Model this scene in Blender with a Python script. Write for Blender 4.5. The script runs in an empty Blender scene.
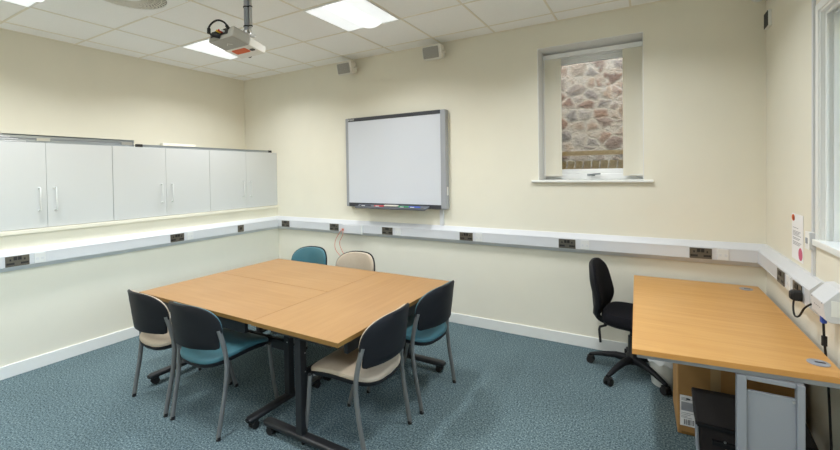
import bpy, bmesh, math, random
from mathutils import Vector, Matrix
random.seed(7)
PI = math.pi
SC = bpy.context.scene
COL = SC.collection

# ------------------------------------------------------------------ materials
def lin(c):
    return tuple(((v/255)/12.92 if v/255 <= .04045 else ((v/255+.055)/1.055)**2.4) for v in c) + (1.,)
MATS = {}
def mat(name, rgb, rough=.5, metal=0., noise=0., nscale=40., bump=0., bscale=200., spec=.5, sheen=0., coat=0.):
    if name in MATS: return MATS[name]
    m = bpy.data.materials.new(name); m.use_nodes = True
    nt = m.node_tree; b = nt.nodes['Principled BSDF']
    b.inputs['Base Color'].default_value = lin(rgb)
    b.inputs['Roughness'].default_value = rough
    b.inputs['Metallic'].default_value = metal
    b.inputs['Specular IOR Level'].default_value = spec
    if sheen: b.inputs['Sheen Weight'].default_value = sheen
    if coat: b.inputs['Coat Weight'].default_value = coat
    tc = nt.nodes.new('ShaderNodeTexCoord')
    if noise:
        n = nt.nodes.new('ShaderNodeTexNoise'); n.inputs['Scale'].default_value = nscale; n.inputs['Detail'].default_value = 4
        nt.links.new(tc.outputs['Object'], n.inputs['Vector'])
        r = nt.nodes.new('ShaderNodeValToRGB')
        l = lin(rgb)
        r.color_ramp.elements[0].position = .3; r.color_ramp.elements[1].position = .7
        r.color_ramp.elements[0].color = tuple(max(0, v*(1-noise)) for v in l[:3]) + (1,)
        r.color_ramp.elements[1].color = tuple(min(1, v*(1+noise)) for v in l[:3]) + (1,)
        nt.links.new(n.outputs['Fac'], r.inputs['Fac']); nt.links.new(r.outputs['Color'], b.inputs['Base Color'])
    if bump:
        n2 = nt.nodes.new('ShaderNodeTexNoise'); n2.inputs['Scale'].default_value = bscale; n2.inputs['Detail'].default_value = 3
        nt.links.new(tc.outputs['Object'], n2.inputs['Vector'])
        bp = nt.nodes.new('ShaderNodeBump'); bp.inputs['Strength'].default_value = bump; bp.inputs['Distance'].default_value = .003
        nt.links.new(n2.outputs['Fac'], bp.inputs['Height']); nt.links.new(bp.outputs['Normal'], b.inputs['Normal'])
    MATS[name] = m
    return m

def emis(name, rgb, strength):
    m = bpy.data.materials.new(name); m.use_nodes = True
    b = m.node_tree.nodes['Principled BSDF']
    b.inputs['Base Color'].default_value = lin((235, 235, 235))
    b.inputs['Emission Color'].default_value = lin(rgb)
    b.inputs['Emission Strength'].default_value = strength
    MATS[name] = m
    return m

def wood(name, light, dark, rough=.38):
    m = bpy.data.materials.new(name); m.use_nodes = True
    nt = m.node_tree; b = nt.nodes['Principled BSDF']; N = nt.nodes.new; L = nt.links.new
    tc = N('ShaderNodeTexCoord'); mp = N('ShaderNodeMapping'); mp.inputs['Scale'].default_value = (1.6, 26, 26)
    L(tc.outputs['Object'], mp.inputs['Vector'])
    n = N('ShaderNodeTexNoise'); n.inputs['Scale'].default_value = 1.4; n.inputs['Detail'].default_value = 6; n.inputs['Distortion'].default_value = .6
    L(mp.outputs['Vector'], n.inputs['Vector'])
    n2 = N('ShaderNodeTexNoise'); n2.inputs['Scale'].default_value = 2.2; n2.inputs['Detail'].default_value = 2
    L(tc.outputs['Object'], n2.inputs['Vector'])
    ad = N('ShaderNodeMath'); ad.operation = 'MULTIPLY_ADD'; ad.inputs[1].default_value = .65
    L(n.outputs['Fac'], ad.inputs[0])
    ml = N('ShaderNodeMath'); ml.operation = 'MULTIPLY'; ml.inputs[1].default_value = .35
    L(n2.outputs['Fac'], ml.inputs[0]); L(ml.outputs[0], ad.inputs[2])
    r = N('ShaderNodeValToRGB'); r.color_ramp.elements[0].position = .32; r.color_ramp.elements[1].position = .68
    r.color_ramp.elements[0].color = lin(dark); r.color_ramp.elements[1].color = lin(light)
    L(ad.outputs[0], r.inputs['Fac']); L(r.outputs['Color'], b.inputs['Base Color'])
    b.inputs['Roughness'].default_value = rough
    MATS[name] = m
    return m

def carpet_mat():
    m = bpy.data.materials.new('carpet_loop'); m.use_nodes = True
    nt = m.node_tree; b = nt.nodes['Principled BSDF']; N = nt.nodes.new; L = nt.links.new
    tc = N('ShaderNodeTexCoord')
    n = N('ShaderNodeTexNoise'); n.inputs['Scale'].default_value = 95; n.inputs['Detail'].default_value = 3; n.inputs['Roughness'].default_value = .8
    L(tc.outputs['Object'], n.inputs['Vector'])
    r = N('ShaderNodeValToRGB'); e = r.color_ramp.elements
    e[0].position = .34; e[0].color = lin((38, 53, 60)); e[1].position = .66; e[1].color = lin((142, 160, 162))
    k = e.new(.5); k.color = lin((87, 105, 111))
    L(n.outputs['Fac'], r.inputs['Fac'])
    big = N('ShaderNodeTexNoise'); big.inputs['Scale'].default_value = 1.7; big.inputs['Detail'].default_value = 4
    L(tc.outputs['Object'], big.inputs['Vector'])
    mr = N('ShaderNodeMapRange'); mr.inputs['From Min'].default_value = .3; mr.inputs['From Max'].default_value = .7
    mr.inputs['To Min'].default_value = .90; mr.inputs['To Max'].default_value = 1.08
    L(big.outputs['Fac'], mr.inputs['Value'])
    mx = N('ShaderNodeMix'); mx.data_type = 'RGBA'; mx.blend_type = 'MULTIPLY'; mx.inputs[0].default_value = 1
    L(r.outputs['Color'], mx.inputs[6]); L(mr.outputs['Result'], mx.inputs[7])
    L(mx.outputs[2], b.inputs['Base Color'])
    b.inputs['Roughness'].default_value = .95; b.inputs['Specular IOR Level'].default_value = .1
    bp = N('ShaderNodeBump'); bp.inputs['Strength'].default_value = .6; bp.inputs['Distance'].default_value = .004
    L(n.outputs['Fac'], bp.inputs['Height']); L(bp.outputs['Normal'], b.inputs['Normal'])
    MATS['carpet'] = m
    return m

def stone_mat():
    m = bpy.data.materials.new('rubble_stone'); m.use_nodes = True
    nt = m.node_tree; b = nt.nodes['Principled BSDF']; N = nt.nodes.new; L = nt.links.new
    tc = N('ShaderNodeTexCoord'); mp = N('ShaderNodeMapping'); mp.inputs['Scale'].default_value = (6.2, 6.2, 8.6)
    L(tc.outputs['Object'], mp.inputs['Vector'])
    dn = N('ShaderNodeTexNoise'); dn.inputs['Scale'].default_value = 3; L(mp.outputs['Vector'], dn.inputs['Vector'])
    mx0 = N('ShaderNodeMix'); mx0.data_type = 'RGBA'; mx0.inputs[0].default_value = .22
    L(mp.outputs['Vector'], mx0.inputs[6]); L(dn.outputs['Color'], mx0.inputs[7])
    v = N('ShaderNodeTexVoronoi'); v.feature = 'F1'; v.inputs['Scale'].default_value = 1.0
    L(mx0.outputs[2], v.inputs['Vector'])
    ve = N('ShaderNodeTexVoronoi'); ve.feature = 'DISTANCE_TO_EDGE'; ve.inputs['Scale'].default_value = 1.0
    L(mx0.outputs[2], ve.inputs['Vector'])
    sp = N('ShaderNodeSeparateColor'); L(v.outputs['Color'], sp.inputs['Color'])
    r = N('ShaderNodeValToRGB'); e = r.color_ramp.elements
    e[0].position = 0; e[0].color = lin((54, 39, 28)); e[1].position = 1; e[1].color = lin((86, 80, 70))
    for p, c in ((.3, (76, 56, 40)), (.5, (66, 61, 54)), (.75, (90, 73, 55))):
        k = e.new(p); k.color = lin(c)
    L(sp.outputs['Red'], r.inputs['Fac'])
    n = N('ShaderNodeTexNoise'); n.inputs['Scale'].default_value = 7; n.inputs['Detail'].default_value = 10; n.inputs['Roughness'].default_value = .7
    L(tc.outputs['Object'], n.inputs['Vector'])
    ad = N('ShaderNodeMath'); ad.operation = 'MULTIPLY_ADD'; ad.inputs[1].default_value = .9; ad.inputs[2].default_value = -.44
    L(n.outputs['Fac'], ad.inputs[0])
    sb = N('ShaderNodeMath'); sb.operation = 'ADD'; L(ve.outputs['Distance'], sb.inputs[0]); L(ad.outputs[0], sb.inputs[1])
    rr = N('ShaderNodeValToRGB'); rr.color_ramp.elements[0].position = .02; rr.color_ramp.elements[1].position = .2
    L(sb.outputs[0], rr.inputs['Fac'])
    mx = N('ShaderNodeMix'); mx.data_type = 'RGBA'; mx.inputs[6].default_value = lin((102, 95, 82))
    L(rr.outputs['Color'], mx.inputs[0]); L(r.outputs['Color'], mx.inputs[7])
    m2 = N('ShaderNodeMix'); m2.data_type = 'RGBA'; m2.blend_type = 'OVERLAY'; m2.inputs[0].default_value = .8
    L(mx.outputs[2], m2.inputs[6]); L(n.outputs['Fac'], m2.inputs[7])
    L(m2.outputs[2], b.inputs['Base Color'])
    b.inputs['Roughness'].default_value = .95
    bp = N('ShaderNodeBump'); bp.inputs['Strength'].default_value = 1; bp.inputs['Distance'].default_value = .05
    L(sb.outputs[0], bp.inputs['Height']); L(bp.outputs['Normal'], b.inputs['Normal'])
    MATS['stone'] = m
    return m

def glass_mat():
    m = bpy.data.materials.new('window_glass'); m.use_nodes = True
    nt = m.node_tree; N = nt.nodes.new; L = nt.links.new
    nt.nodes.remove(nt.nodes['Principled BSDF'])
    o = nt.nodes['Material Output']
    t = N('ShaderNodeBsdfTransparent'); t.inputs['Color'].default_value = (.94, .96, .95, 1)
    g = N('ShaderNodeBsdfGlossy'); g.inputs['Roughness'].default_value = .01
    f = N('ShaderNodeFresnel'); f.inputs['IOR'].default_value = 1.6
    mx = N('ShaderNodeMixShader'); L(f.outputs[0], mx.inputs[0]); L(t.outputs[0], mx.inputs[1]); L(g.outputs[0], mx.inputs[2])
    L(mx.outputs[0], o.inputs['Surface'])
    MATS['glass'] = m
    return m

M_wall = mat('cream_paint', (225, 221, 206), .75, noise=.015, nscale=3, spec=.25)
M_white = mat('white_gloss', (228, 228, 226), .35)
M_whitem = mat('white_satin', (228, 229, 226), .5)
M_ceil = mat('ceiling_tile', (242, 242, 240), .9, noise=.02, nscale=120, bump=.15, bscale=300, spec=.1)
M_grid = mat('ceiling_grid_metal', (228, 222, 206), .6)
M_upvc = mat('white_upvc', (244, 245, 245), .3)
M_trunk = mat('trunking_plastic', (206, 208, 212), .35)
M_cab = mat('cabinet_melamine', (194, 197, 199), .4)
M_dplate = mat('data_plate_white', (215, 216, 215), .4)
M_hand = mat('handle_plastic', (206, 209, 210), .4)
M_gap = mat('dark_gap', (60, 58, 54), .8)
M_beech = wood('beech_laminate', (166, 127, 81), (153, 113, 67))
M_desk = wood('desk_beech_laminate', (204, 158, 95), (188, 138, 75))
M_edge = mat('beech_edge_band', (124, 92, 42), .5)
M_dedge = mat('desk_edge_band', (204, 148, 78), .5)
M_black = mat('black_powder_coat', (24, 25, 28), .45)
M_blackp = mat('black_plastic', (19, 20, 24), .55, spec=.3)
M_rubber = mat('black_rubber', (20, 20, 21), .75)
M_fabblk = mat('black_fabric', (22, 22, 26), .95, noise=.3, nscale=300, bump=.5, bscale=500, spec=.15)
M_teal = mat('teal_vinyl', (58, 103, 113), .55, noise=.03, nscale=60)
M_beige = mat('beige_vinyl', (172, 158, 139), .55, noise=.03, nscale=60)
M_tube = mat('grey_tube_paint', (118, 119, 118), .4, metal=.35)
M_greym = mat('grey_desk_steel', (150, 155, 164), .45, metal=.1)
M_alu = mat('aluminium_rail', (150, 156, 160), .35, metal=.7)
M_chrome = mat('chrome', (190, 190, 190), .32, metal=1)
M_board = mat('whiteboard_surface', (199, 203, 211), .3)
M_bframe = mat('board_grey_frame', (150, 153, 158), .45)
M_tray = mat('tray_grey', (96, 100, 108), .5)
M_bdark = mat('board_dark_strip', (52, 54, 60), .5)
M_steel = mat('socket_steel', (100, 95, 86), .38, metal=.5)
M_sblack = mat('socket_black_insert', (26, 25, 24), .5)
M_speak = mat('speaker_shell', (216, 212, 202), .5)
M_grill = mat('speaker_grille', (150, 148, 142), .7, noise=.25, nscale=400)
M_proj = mat('projector_grey', (158, 156, 148), .45)
M_projw = mat('projector_white', (226, 224, 218), .45)
M_orange = mat('orange_sticker', (216, 100, 48), .6)
M_carton = mat('corrugated_card', (164, 124, 74), .85, noise=.06, nscale=12)
M_tape = mat('clear_tape', (178, 150, 112), .25)
M_paper = mat('white_paper', (236, 236, 238), .7)
M_ink = mat('grey_ink', (150, 153, 160), .8)
M_bark = mat('dark_ink', (44, 46, 54), .8)
M_bag = mat('bag_nylon', (34, 29, 30), .75, noise=.15, nscale=200, bump=.3, bscale=500)
M_bin = mat('white_bin_plastic', (222, 222, 216), .45)
M_liner = mat('bin_liner', (236, 238, 240), .3)
M_slat = mat('blind_fabric', (246, 242, 228), .85)
M_fence = mat('fence_timber', (120, 94, 52), .85, noise=.2, nscale=30)
M_ground = mat('outdoor_gravel', (120, 114, 104), .95, noise=.3, nscale=30)
M_red = mat('red_plastic', (196, 42, 40), .5)
M_green = mat('green_plastic', (30, 140, 84), .5)
M_blue = mat('blue_plastic', (40, 78, 180), .5)
M_navy = mat('navy_plastic', (34, 36, 56), .5)
M_yellow = mat('yellow_plastic', (222, 186, 52), .5)
M_pinkw = mat('pink_wire', (206, 128, 104), .5)
M_pink = mat('pink_print', (198, 92, 124), .7)
M_tube_l = emis('lamp_diffuser', (248, 252, 255), .5)
M_refl_glow = emis('glowing_side_reflector', (240, 248, 252), .38)  # white side reflectors, given a glow of their own for their brightness
M_carpet = carpet_mat(); M_stone = stone_mat(); M_glass = glass_mat()
def slat_translucent():
    b = M_slat.node_tree.nodes['Principled BSDF']
    nt = M_slat.node_tree; o = nt.nodes['Material Output']
    t = nt.nodes.new('ShaderNodeBsdfTranslucent'); t.inputs['Color'].default_value = lin((236, 228, 206))
    mx = nt.nodes.new('ShaderNodeMixShader'); mx.inputs[0].default_value = .2
    nt.links.new(b.outputs[0], mx.inputs[1]); nt.links.new(t.outputs[0], mx.inputs[2]); nt.links.new(mx.outputs[0], o.inputs['Surface'])
slat_translucent()

# ------------------------------------------------------------------ mesh helpers
class MB:
    def __init__(self): self.bm = bmesh.new()
    def _t(self, vs, T):
        if T is not None:
            for v in vs: v.co = T @ v.co
    def box(self, a, b, T=None):
        x0, y0, z0 = [min(a[i], b[i]) for i in range(3)]; x1, y1, z1 = [max(a[i], b[i]) for i in range(3)]
        vs = [self.bm.verts.new(p) for p in ((x0,y0,z0),(x1,y0,z0),(x1,y1,z0),(x0,y1,z0),(x0,y0,z1),(x1,y0,z1),(x1,y1,z1),(x0,y1,z1))]
        for f in ((0,3,2,1),(4,5,6,7),(0,1,5,4),(1,2,6,5),(2,3,7,6),(3,0,4,7)): self.bm.faces.new([vs[i] for i in f])
        self._t(vs, T); return self
    def loft(self, rings, cap0=True, cap1=True, closed=True):
        R = [[self.bm.verts.new(p) for p in r] for r in rings]
        n = len(R[0])
        for a, b in zip(R, R[1:]):
            for i in range(n if closed else n-1):
                j = (i+1) % n
                self.bm.faces.new((a[i], a[j], b[j], b[i]))
        if cap0: self.bm.faces.new(list(reversed(R[0])))
        if cap1: self.bm.faces.new(R[-1])
        return self
    def tube(self, pts, r, seg=10, ry=None, smooth=0):
        pts = [Vector(p) for p in pts]
        if smooth: pts = catmull(pts, smooth)
        rings = []; up = None
        for i, p in enumerate(pts):
            t = (pts[min(i+1, len(pts)-1)] - pts[max(i-1, 0)]).normalized()
            if up is None:
                up = Vector((1, 0, 0)) if abs(t.x) < .8 else Vector((0, 0, 1))
            s = up - t*up.dot(t)
            s = s.normalized() if s.length > 1e-6 else t.orthogonal().normalized()
            up = s; w = t.cross(s)
            rr = r[i*(len(r)-1)//max(1, len(pts)-1)] if isinstance(r, (list, tuple)) else r
            rings.append([p + s*rr*math.cos(2*PI*k/seg) + w*(ry or rr)*math.sin(2*PI*k/seg) for k in range(seg)])
        return self.loft(rings)
    def cyl(self, c, r, h, axis='z', seg=20, r2=None):
        c = Vector(c); r2 = r if r2 is None else r2
        ax = {'x': Vector((1,0,0)), 'y': Vector((0,1,0)), 'z': Vector((0,0,1))}[axis] if isinstance(axis, str) else Vector(axis).normalized()
        s = ax.orthogonal().normalized(); w = ax.cross(s)
        return self.loft([[c + ax*d + (s*math.cos(2*PI*k/seg)+w*math.sin(2*PI*k/seg))*q for k in range(seg)] for d, q in ((0, r), (h, r2))])
    def lathe(self, prof, c=(0,0,0), seg=28, cap0=True, cap1=True):
        c = Vector(c)
        return self.loft([[c + Vector((q*math.cos(2*PI*k/seg), q*math.sin(2*PI*k/seg), z)) for k in range(seg)] for q, z in prof], cap0, cap1)
    def prism(self, poly, f0, f1):
        """poly = list of 2d pts; f0/f1 map a 2d pt to 3d."""
        return self.loft([[f0(p) for p in poly], [f1(p) for p in poly]])
    def pad(self, outline, mapf, front, back):
        """closed cushion: rings (scale, depth) from the middle of the back over the rim to the middle of the front"""
        n = len(outline)
        cx = sum(p[0] for p in outline)/n; cy = sum(p[1] for p in outline)/n
        rings = []
        for sc, d in back + front:
            rings.append([mapf(cx+(p[0]-cx)*sc, cy+(p[1]-cy)*sc, d) for p in outline])
        return self.loft(rings)
    def build(self, name, m, parent=None, smooth=False, bevel=0, seg=2, subsurf=0):
        bmesh.ops.recalc_face_normals(self.bm, faces=self.bm.faces)
        me = bpy.data.meshes.new(name); self.bm.to_mesh(me); self.bm.free()
        me.materials.append(m)
        if smooth:
            for p in me.polygons: p.use_smooth = True
            try: me.set_sharp_from_angle(angle=math.radians(40))
            except Exception: pass
        o = bpy.data.objects.new(name, me); COL.objects.link(o)
        if parent: o.parent = parent
        if bevel:
            bv = o.modifiers.new('b', 'BEVEL'); bv.width = bevel; bv.segments = seg; bv.limit_method = 'ANGLE'
        if subsurf:
            s = o.modifiers.new('s', 'SUBSURF'); s.levels = subsurf; s.render_levels = subsurf
        return o

def catmull(P, k):
    out = []
    for i in range(len(P)-1):
        p0 = P[max(i-1, 0)]; p1 = P[i]; p2 = P[i+1]; p3 = P[min(i+2, len(P)-1)]
        for j in range(k):
            t = j/k
            out.append(.5*((2*p1)+(p2-p0)*t+(2*p0-5*p1+4*p2-p3)*t*t+(3*p1-p0-3*p2+p3)*t**3))
    out.append(P[-1]); return out

def tag(o, label, cat, group=None):
    o['label'] = label; o['category'] = cat
    if group: o['group'] = group
    return o
def thing(name, label, cat, loc=(0,0,0), rz=0, group=None, rx=0):
    o = bpy.data.objects.new(name, None); COL.objects.link(o)
    o.location = loc; o.rotation_euler = (rx, 0, rz); o.empty_display_size = .1
    return tag(o, label, cat, group)
def struct(o): o['kind'] = 'structure'; return o
def copy_tree(o, parent=None):
    c = o.copy(); COL.objects.link(c)
    if parent: c.parent = parent
    for ch in list(o.children): copy_tree(ch, c)
    return c
def bx(name, a, b, m, parent=None, bevel=0): return MB().box(a, b).build(name, m, parent, bevel=bevel)
def rrect(w, h, r, n=6, cx=0, cy=0):
    out = []
    for sx, sy, a0 in ((1,1,0), (-1,1,90), (-1,-1,180), (1,-1,270)):
        for k in range(n+1):
            a = math.radians(a0+90*k/n)
            out.append((cx+sx*(w/2-r)+r*math.cos(a), cy+sy*(h/2-r)+r*math.sin(a)))
    return out
def text(name, body, size, loc, rot, m, parent, depth=.0006):
    cu = bpy.data.curves.new(name, 'FONT'); cu.body = body; cu.size = size; cu.extrude = depth; cu.align_x = 'CENTER'; cu.align_y = 'CENTER'
    tmp = bpy.data.objects.new('tmp', cu); COL.objects.link(tmp)
    dg = bpy.context.evaluated_depsgraph_get(); me = bpy.data.meshes.new_from_object(tmp.evaluated_get(dg))
    bpy.data.objects.remove(tmp)
    me.materials.clear(); me.materials.append(m)
    o = bpy.data.objects.new(name, me); COL.objects.link(o); o.location = loc; o.rotation_euler = rot
    if parent: o.parent = parent
    return o

# ------------------------------------------------------------------ room shell
W, H, D, YF = 5.94, 2.996, .66, -5.62      # right wall x, ceiling z, thick lower left wall x, wall behind the camera y
ZL = 1.15                                   # top of the thick lower left wall
struct(bx('floor', (-.2, YF-.2, -.1), (W+.45, .4, 0), M_carpet))
struct(bx('ceiling', (-.2, YF-.2, H), (W+.45, .4, H+.15), M_ceil))
struct(bx('sky_light_block', (-.2, YF-.2, H+.16), (W+.45, .4, H+.6), M_stone))  # unseen block added above the ceiling to cut sky light on the stone wall
GX, GY = .2468, -.2194
g = MB()
k = 0
while GX+.6*k < W: g.box((GX+.6*k-.008, YF, H-.004), (GX+.6*k+.008, 0, H+.001)); k += 1
j = 0
while GY-.6*j > YF: g.box((0, GY-.6*j-.008, H-.0035), (W, GY-.6*j+.008, H+.001)); j += 1
g.box((0, -.018, H-.003), (W, 0, H)); g.box((0, YF, H-.003), (.018, 0, H))
struct(g.build('trim_1', M_grid))
# back wall with window opening
WX0, WX1, WZ0, WZ1 = 4.258, 5.140, 1.50, 2.77
m = MB()
m.box((-.2, 0, 0), (WX0, .4, H)); m.box((WX1, 0, 0), (W+.45, .4, H)); m.box((WX0, 0, 0), (WX1, .4, WZ0)); m.box((WX0, 0, WZ1), (WX1, .4, H))
struct(m.build('wall_back', M_wall))
struct(MB().box((-.2, YF, 0), (0, 0, H)).box((0, YF, 0), (D, 0, ZL)).build('wall_left', M_wall))
struct(bx('wall_front', (-.2, YF-.2, 0), (W+.45, YF, H), M_wall))
# right wall, deep window recess
RY0, RY1, RZ0, RZ1 = -1.103, -5.0, 1.20, 2.405  # unseen length past the far jamb is stretched to let in more daylight
m = MB()
m.box((W, RY0, 0), (W+.45, .0, H)); m.box((W, YF, 0), (W+.45, RY1, H)); m.box((W, RY1, 0), (W+.45, RY0, RZ0)); m.box((W, RY1, RZ1), (W+.45, RY0, H))
struct(m.build('wall_right', M_wall))
struct(bx('baseboard_back', (D, -.015, 0), (W, 0, .103), M_whitem, bevel=.003))
struct(bx('baseboard_left', (D, YF, 0), (D+.015, -.015, .103), M_whitem, bevel=.003))
struct(bx('baseboard_right', (W-.015, YF, 0), (W, -.015, .103), M_whitem, bevel=.003))
struct(bx('trim_2', (D-.02, YF, ZL), (D+.022, -.001, ZL+.034), M_wall, bevel=.004))     # ledge strip under the cupboards

# back window: white reveal lining, frame, glass, sill
lin_ = MB()
lin_.box((WX0, -.001, WZ0), (WX0+.006, .30, WZ1)); lin_.box((WX1-.006, -.001, WZ0), (WX1, .30, WZ1)); lin_.box((WX0, -.001, WZ1-.006), (WX1, .30, WZ1))
w1 = struct(lin_.build('window_1', M_white))
fr = MB()
x0, x1, z0, z1 = WX0+.006, WX1-.006, WZ0+.022, WZ1-.006
for a, b, y0, y1 in ((0, .055, .30, .37), (.055, .10, .315, .36)):
    fr.box((x0+a, y0, z0+a), (x0+b, y1, z1-a)); fr.box((x1-b, y0, z0+a), (x1-a, y1, z1-a))
    fr.box((x0+b, y0, z0+a), (x1-b, y1, z0+b)); fr.box((x0+b, y0, z1-b), (x1-b, y1, z1-a))
f1 = fr.build('window_frame', M_upvc, w1, bevel=.004)
bx('window_pane', (x0+.098, .335, z0+.098), (x1-.098, .34, z1-.098), M_glass, w1)
h = MB(); h.box((4.655, .292, 1.553), (4.725, .302, 1.575)); h.tube([(4.69, .29, 1.564), (4.69, .272, 1.566), (4.73, .268, 1.572), (4.775, .268, 1.575)], .008, 8)
h.build('window_handle', M_alu, f1, smooth=True)
struct(bx('window_sill', (WX0-.06, -.032, WZ0), (WX1+.07, .30, WZ0+.022), M_whitem, bevel=.005))

# right window: architrave, stepped jamb, sash, sill, glass
ar = MB()
ar.box((W-.007, RY0, RZ0), (W+.002, RY0+.038, RZ1+.04)); ar.box((W-.007, RY1-.038, RZ0), (W+.002, RY1, RZ1+.04)); ar.box((W-.007, RY1, RZ1), (W+.002, RY0, RZ1+.04))
w2 = struct(ar.build('window_2', M_whitem, bevel=.003))
jb = MB()
for a, b, t in ((0, .018, .012), (.018, .028, .028), (.028, .046, .016), (.046, .056, .03), (.056, .20, .02), (.20, .26, .07)):
    jb.box((W+a, RY0-t, RZ0), (W+b, RY0, RZ1)); jb.box((W+a, RY1, RZ0), (W+b, RY1+t, RZ1))
    jb.box((W+a, RY1+t, RZ1-t), (W+b, RY0-t, RZ1))
jb.box((W+.20, RY1, RZ0), (W+.26, RY0, RZ0+.07)); 
for q in (1, 2): jb.box((W+.205, RY0+(RY1-RY0)*q/3-.03, RZ0), (W+.255, RY0+(RY1-RY0)*q/3+.03, RZ1))
jb.build('window_jamb', M_whitem, w2)
bx('window_pane', (W+.225, RY1+.05, RZ0+.05), (W+.23, RY0-.05, RZ1-.05), M_glass, w2)
bx('window_sill', (W-.018, RY1-.05, RZ0), (W+.2, RY0+.042, RZ0+.034), M_whitem, w2, bevel=.004)

# outside: rubble wall, fence, ground
struct(bx('stone_wall', (.5, 2.5, -1), (9.5, 2.9, 3.6), M_stone))
struct(bx('ground_outside', (-1, .45, -.3), (10, 2.5, -.1), M_ground))
fe = thing('timber_fence', 'brown timber picket fence standing outside the window', 'fence', (4.7, 1.2, -.1))
def fbar(name, a, b): return bx(name, a, b, M_fence, fe)
for z in (1.885, 1.60):
    fbar('rail', (-1.4, -.03, z), (1.4, .03, z+.05))
for i in range(26):
    x = -1.35+i*.092
    b = MB(); b.box((-.04, .03, 0), (.035, .048, 1.83), Matrix.Translation((x, 0, 0)) @ Matrix.Rotation(.10, 4, 'Y')); b.build('picket', M_fence, fe)
for x in (-1.2, 1.2): fbar('post', (x-.05, -.13, 0), (x+.05, -.03, 1.95))

# ------------------------------------------------------------------ dado trunking
PR = [(0, .862), (.022, .862), (.058, .897), (.060, .905), (.060, .985), (.057, .994), (.018, 1.035), (0, 1.035)]
def trunk(name, label, f0, f1):
    t = MB().prism(PR, f0, f1).build(name, M_trunk)
    return tag(t, label, 'cable trunking')
tb = trunk('dado_trunking', 'long white plastic dado trunking along the back wall under the whiteboard', lambda p: (D+p[0], -p[0], p[1]), lambda p: (W-p[0], -p[0], p[1]))
tl = trunk('dado_trunking', 'white plastic dado trunking on the wall under the wall cupboards', lambda p: (D+p[0], -p[0], p[1]), lambda p: (D+p[0], YF+.3, p[1]))
tr = trunk('dado_trunking', 'short white dado trunking above the desk below the leaflet', lambda p: (W-p[0], -p[0], p[1]), lambda p: (W-p[0], -1.19, p[1]))
def lid(f, parent):          # clipped lid lines along the face
    b = MB()
    for z in (.902, .988): f(b, z)
    b.build('lid_edge', M_trunk, parent)
lid(lambda b, z: b.box((D+.07, -.0622, z-.0015), (W-.07, -.058, z+.0015)), tb)
lid(lambda b, z: b.box((D+.058, YF+.3, z-.0015), (D+.0622, -.07, z+.0015)), tl)
lid(lambda b, z: b.box((W-.0622, -1.19, z-.0015), (W-.058, -.07, z+.0015)), tr)

# sockets (built facing -y, plate back on y=0)
def make_socket(label, group='steel double sockets in the dado trunking'):
    s = thing('wall_socket', label, 'wall socket', group=group)
    bx('surround', (-.084, -.003, -.045), (.084, 0, .045), M_trunk, s)
    bx('plate', (-.073, -.009, -.042), (.073, -.003, .042), M_steel, s, bevel=.002)
    for sx in (-1, 1):
        bx('rocker_switch', (sx*.013-.011, -.0125, .008), (sx*.013+.011, -.009, .036), M_sblack, s, bevel=.001)
        p = MB()
        p.box((sx*.043-.005, -.0095, .004), (sx*.043+.005, -.0088, .02))
        p.box((sx*.043-.018, -.0095, -.024), (sx*.043-.005, -.0088, -.015)); p.box((sx*.043+.005, -.0095, -.024), (sx*.043+.018, -.0088, -.015))
        p.box((sx*.043-.024, -.0092, -.027), (sx*.043+.024, -.0089, -.011))
        p.build('pin_slots', M_sblack, s)
    return s
def make_data(label, wd=.07, group='white data outlets in the dado trunking'):
    s = thing('data_outlet', label, 'data outlet', group=group)
    bx('plate', (-wd/2, -.008, -.042), (wd/2, 0, .042), M_dplate, s, bevel=.002)
    bx('label_strip', (-wd/2+.006, -.0088, .024), (wd/2-.006, -.0078, .036), M_dplate, s)
    for sx in (-1, 1):
        p = MB(); p.box((sx*wd*.25-.009, -.0095, -.014), (sx*wd*.25+.009, -.0078, .006)); p.build('port_shutter', M_trunk, s, bevel=.001)
    return s
ZS = .943
def wallpos(wall, t): return {'b': ((t, -.060, ZS), 0), 'l': ((D+.060, t, ZS), PI/2), 'r': ((W-.060, t, ZS), -PI/2)}[wall]
SOCK = [('b', .882, 'steel double socket on the back wall beside the corner with the cupboards'),
        ('b', 1.746, 'steel double socket just left of the box with hanging pink wires'),
        ('b', 2.548, 'steel double socket directly under the whiteboard'),
        ('b', 3.531, 'steel double socket on the back wall halfway between whiteboard and window'),
        ('b', 4.524, 'steel double socket under the window, behind the black swivel chair'),
        ('b', 5.527, 'steel double socket on the back wall above the far end of the desk'),
        ('l', -2.705, 'steel double socket below the cupboard nearest the camera'),
        ('l', -1.426, 'steel double socket below the middle cupboard'),
        ('r', -.70, 'empty steel double socket under the leaflet on the short trunking'),
        ('r', -1.02, 'steel double socket with the black plug pushed into it')]
sk = None
for wl, t, lb in SOCK:
    s = make_socket(lb) if sk is None else copy_tree(sk)
    if sk is None: sk = s
    s['label'] = lb; s.location, rz = wallpos(wl, t); s.rotation_euler = (0, 0, rz)
DATA = [('b', 2.692, 'small white data outlet beside the socket under the whiteboard'),
        ('b', 3.670, 'white data outlet on the back wall between whiteboard and window'),
        ('b', 4.675, 'white data outlet under the window, right of the socket'),
        ('b', 5.670, 'white data outlet above the far end of the desk'),
        ('l', -2.565, 'white data outlet below the cupboard nearest the camera'),
        ('l', -1.285, 'white data outlet below the middle cupboard'),
        ('r', -.86, 'white data outlet between the two sockets under the leaflet')]
dk = None
for wl, t, lb in DATA:
    s = make_data(lb) if dk is None else copy_tree(dk)
    if dk is None: dk = s
    s['label'] = lb; s.location, rz = wallpos(wl, t); s.rotation_euler = (0, 0, rz)
a = thing('aerial_outlet', 'small square dark outlet under the cupboards near the corner', 'wall outlet', *[(D+.060, -.642, ZS), PI/2])
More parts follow.
